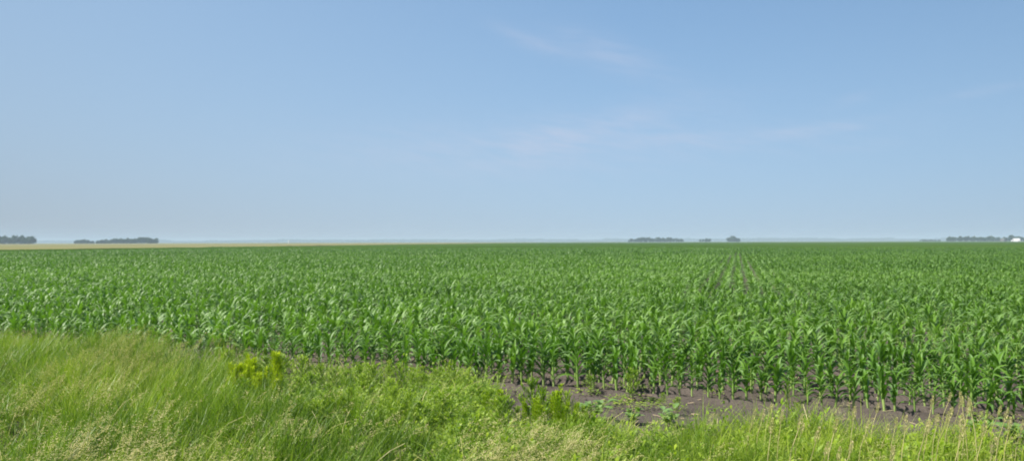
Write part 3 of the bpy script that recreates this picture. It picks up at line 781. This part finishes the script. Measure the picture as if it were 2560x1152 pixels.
# ------------------------------------------------------------------ haze
g = Geo(); box(g, -5300, 5300, -5300, 5300, -1.6, 24)
hm, n, l = nt('haze_air')
out = n.new('ShaderNodeOutputMaterial'); pv = n.new('ShaderNodeVolumePrincipled')
pv.inputs['Color'].default_value = (0.72, 0.90, 1.0, 1); pv.inputs['Density'].default_value = 0.00029; pv.inputs['Anisotropy'].default_value = 0.0
l.new(pv.outputs[0], out.inputs['Volume'])
o = link('haze', g.mesh('haze', [hm])); tag(o, kind='stuff')

# ------------------------------------------------------------------ sky and sun
SUN_EL, SUN_AZ = 52, -106            # azimuth from +Y towards +X
w = bpy.data.worlds.new('World'); scene.world = w; w.use_nodes = True
n = w.node_tree.nodes; l = w.node_tree.links
bg = n['Background']; bg.inputs[1].default_value = 0.075
sky = n.new('ShaderNodeTexSky'); sky.sky_type = 'NISHITA'; sky.sun_disc = False
sky.sun_elevation = R(SUN_EL); sky.sun_rotation = R(SUN_AZ); sky.dust_density = 1.0; sky.air_density = 1.0; sky.ozone_density = 1.5
tc = n.new('ShaderNodeTexCoord'); sp = n.new('ShaderNodeSeparateXYZ'); l.new(tc.outputs['Generated'], sp.inputs[0])
def mt(op, a, b=None, c=None):
    q = n.new('ShaderNodeMath'); q.operation = op
    for i, z in enumerate((a, b, c)):
        if z is None: continue
        if isinstance(z, (int, float)): q.inputs[i].default_value = z
        else: l.new(z, q.inputs[i])
    return q.outputs[0]
az = mt('ARCTAN2', sp.outputs[0], sp.outputs[1]); el = mt('ARCSINE', sp.outputs[2])
# sample the sky a little higher than the true direction: a clearer, bluer horizon
cb = n.new('ShaderNodeCombineXYZ'); l.new(sp.outputs[0], cb.inputs[0]); l.new(sp.outputs[1], cb.inputs[1])
l.new(mt('ADD', mt('MULTIPLY', sp.outputs[2], 0.75), 0.16), cb.inputs[2])
vn = n.new('ShaderNodeVectorMath'); vn.operation = 'NORMALIZE'; l.new(cb.outputs[0], vn.inputs[0]); l.new(vn.outputs[0], sky.inputs[0])
tint = n.new('ShaderNodeMix'); tint.data_type = 'RGBA'; tint.blend_type = 'MULTIPLY'; tint.inputs[0].default_value = 1
l.new(sky.outputs[0], tint.inputs[6]); tint.inputs[7].default_value = (1.40, 1.62, 1.63, 1)
hz = n.new('ShaderNodeMath'); hz.operation = 'ADD'; hz.use_clamp = True
l.new(mt('MULTIPLY', mt('POWER', 2.718, mt('MULTIPLY', mt('MAXIMUM', el, 0.0), -7.0)), .85), hz.inputs[0])
lf = n.new('ShaderNodeMapRange'); lf.inputs[1].default_value = .15; lf.inputs[2].default_value = -.75; lf.inputs[4].default_value = .35; l.new(az, lf.inputs[0])
l.new(lf.outputs[0], hz.inputs[1])
hm_ = n.new('ShaderNodeMix'); hm_.data_type = 'RGBA'; l.new(hz.outputs[0], hm_.inputs[0]); l.new(tint.outputs[2], hm_.inputs[6]); hm_.inputs[7].default_value = (3.72, 4.55, 5.4, 1)
eg = n.new('ShaderNodeVectorMath'); eg.operation = 'SCALE'; l.new(hm_.outputs[2], eg.inputs[0])
l.new(mt('SUBTRACT', 1.0, mt('MINIMUM', mt('MULTIPLY', mt('POWER', mt('ABSOLUTE', mt('ADD', az, .03)), 2.0), .27), .3)), eg.inputs[3])
# thin cirrus
def blob(a0, e0, sa, se, ang, k):
    """soft oval streak, centre/size given as angles"""
    ca, sn = math.cos(ang), math.sin(ang)
    da = mt('SUBTRACT', az, a0); de = mt('SUBTRACT', el, e0)
    u = mt('ADD', mt('MULTIPLY', da, ca / sa), mt('MULTIPLY', de, sn / sa))
    v = mt('ADD', mt('MULTIPLY', da, -sn / se), mt('MULTIPLY', de, ca / se))
    r = mt('ADD', mt('MULTIPLY', u, u), mt('MULTIPLY', v, v))
    return mt('MULTIPLY', mt('POWER', 2.718, mt('MULTIPLY', r, -1.0)), k)
def A(x): return math.atan((x - 1280) / 1850)
def E_(x, y): return math.atan((603 - y) / math.hypot(1850, x - 1280))
blobs = [(1310, 97, 75, 18, -.38, .65), (1375, 122, 45, 11, -.25, .4), (1490, 120, 110, 36, -.30, .6), (1600, 170, 150, 36, -.35, .3), (1370, 352, 85, 36, .1, .7), (1250, 385, 450, 70, .0, .7),
         (1560, 305, 230, 44, .12, .65), (1700, 350, 160, 24, .0, .4), (2000, 330, 150, 12, .12, .55), (2090, 327, 60, 7, .05, .4), (2170, 368, 70, 12, .05, .3), (2130, 252, 45, 14, .2, .3), (2440, 235, 90, 11, .1, .4),
         (1960, 345, 300, 40, .05, .25)]
tot = None
for x, y, sx_, sy_, an, k in blobs:
    q = blob(A(x), E_(x, y), sx_ / 1850, sy_ / 1850, an, k)
    tot = q if tot is None else mt('ADD', tot, q)
mp = n.new('ShaderNodeCombineXYZ'); l.new(mt('MULTIPLY', az, 9.0), mp.inputs[0]); l.new(mt('ADD', mt('MULTIPLY', el, 46.0), mt('MULTIPLY', az, 8.0)), mp.inputs[1])
no = n.new('ShaderNodeTexNoise'); no.inputs['Scale'].default_value = 1.6; no.inputs['Detail'].default_value = 6; no.inputs['Roughness'].default_value = .6; l.new(mp.outputs[0], no.inputs['Vector'])
wisp = mt('MULTIPLY', tot, mt('MULTIPLY', mt('SUBTRACT', no.outputs['Fac'], .25), 1.9))
cl = n.new('ShaderNodeMath'); cl.operation = 'MULTIPLY'; cl.use_clamp = True; l.new(wisp, cl.inputs[0]); cl.inputs[1].default_value = .5
cm = n.new('ShaderNodeMix'); cm.data_type = 'RGBA'; l.new(cl.outputs[0], cm.inputs[0]); l.new(eg.outputs[0], cm.inputs[6]); cm.inputs[7].default_value = (5.2, 5.5, 6.7, 1)
l.new(cm.outputs[2], bg.inputs[0])

sd = bpy.data.lights.new('sun', 'SUN'); sd.energy = 4.8; sd.angle = R(.53); sd.color = (1.0, .95, .86)
so = bpy.data.objects.new('sun', sd); COL.objects.link(so)
so.location = (-30, 0, 60)
so.rotation_euler = (R(90 - SUN_EL), 0, R(-SUN_AZ) + math.pi)   # aim: light comes from azimuth SUN_AZ
import mathutils
dirv = mathutils.Vector((math.sin(R(SUN_AZ)) * math.cos(R(SUN_EL)), math.cos(R(SUN_AZ)) * math.cos(R(SUN_EL)), math.sin(R(SUN_EL))))
so.rotation_euler = dirv.to_track_quat('Z', 'Y').to_euler()

# ------------------------------------------------------------------ camera
cd = bpy.data.cameras.new('camera'); cam = bpy.data.objects.new('camera', cd); COL.objects.link(cam); scene.camera = cam
cd.sensor_width = 36; cd.lens = 36 * 1850 / 2560; cd.clip_start = .1; cd.clip_end = 20000
cam.location = (0, 0, CAM_H); cam.rotation_euler = (R(90 + math.degrees(math.atan(27.5 / 1850))), R(0.155), 0)
cd.dof.use_dof = True; cd.dof.focus_distance = 2.0; cd.dof.aperture_fstop = cd.lens / 1000 / 0.0044   # the whole photo is a little soft

scene.view_settings.view_transform = 'Standard'; scene.view_settings.look = 'None'
scene.view_settings.exposure = 0.65; scene.view_settings.gamma = 1
scene.render.engine = 'CYCLES'
scene.cycles.use_denoising = True
scene.cycles.max_bounces = 6; scene.cycles.diffuse_bounces = 4; scene.cycles.transmission_bounces = 3; scene.cycles.transparent_max_bounces = 4
scene.cycles.volume_bounces = 0
scene.cycles.sample_clamp_indirect = 6
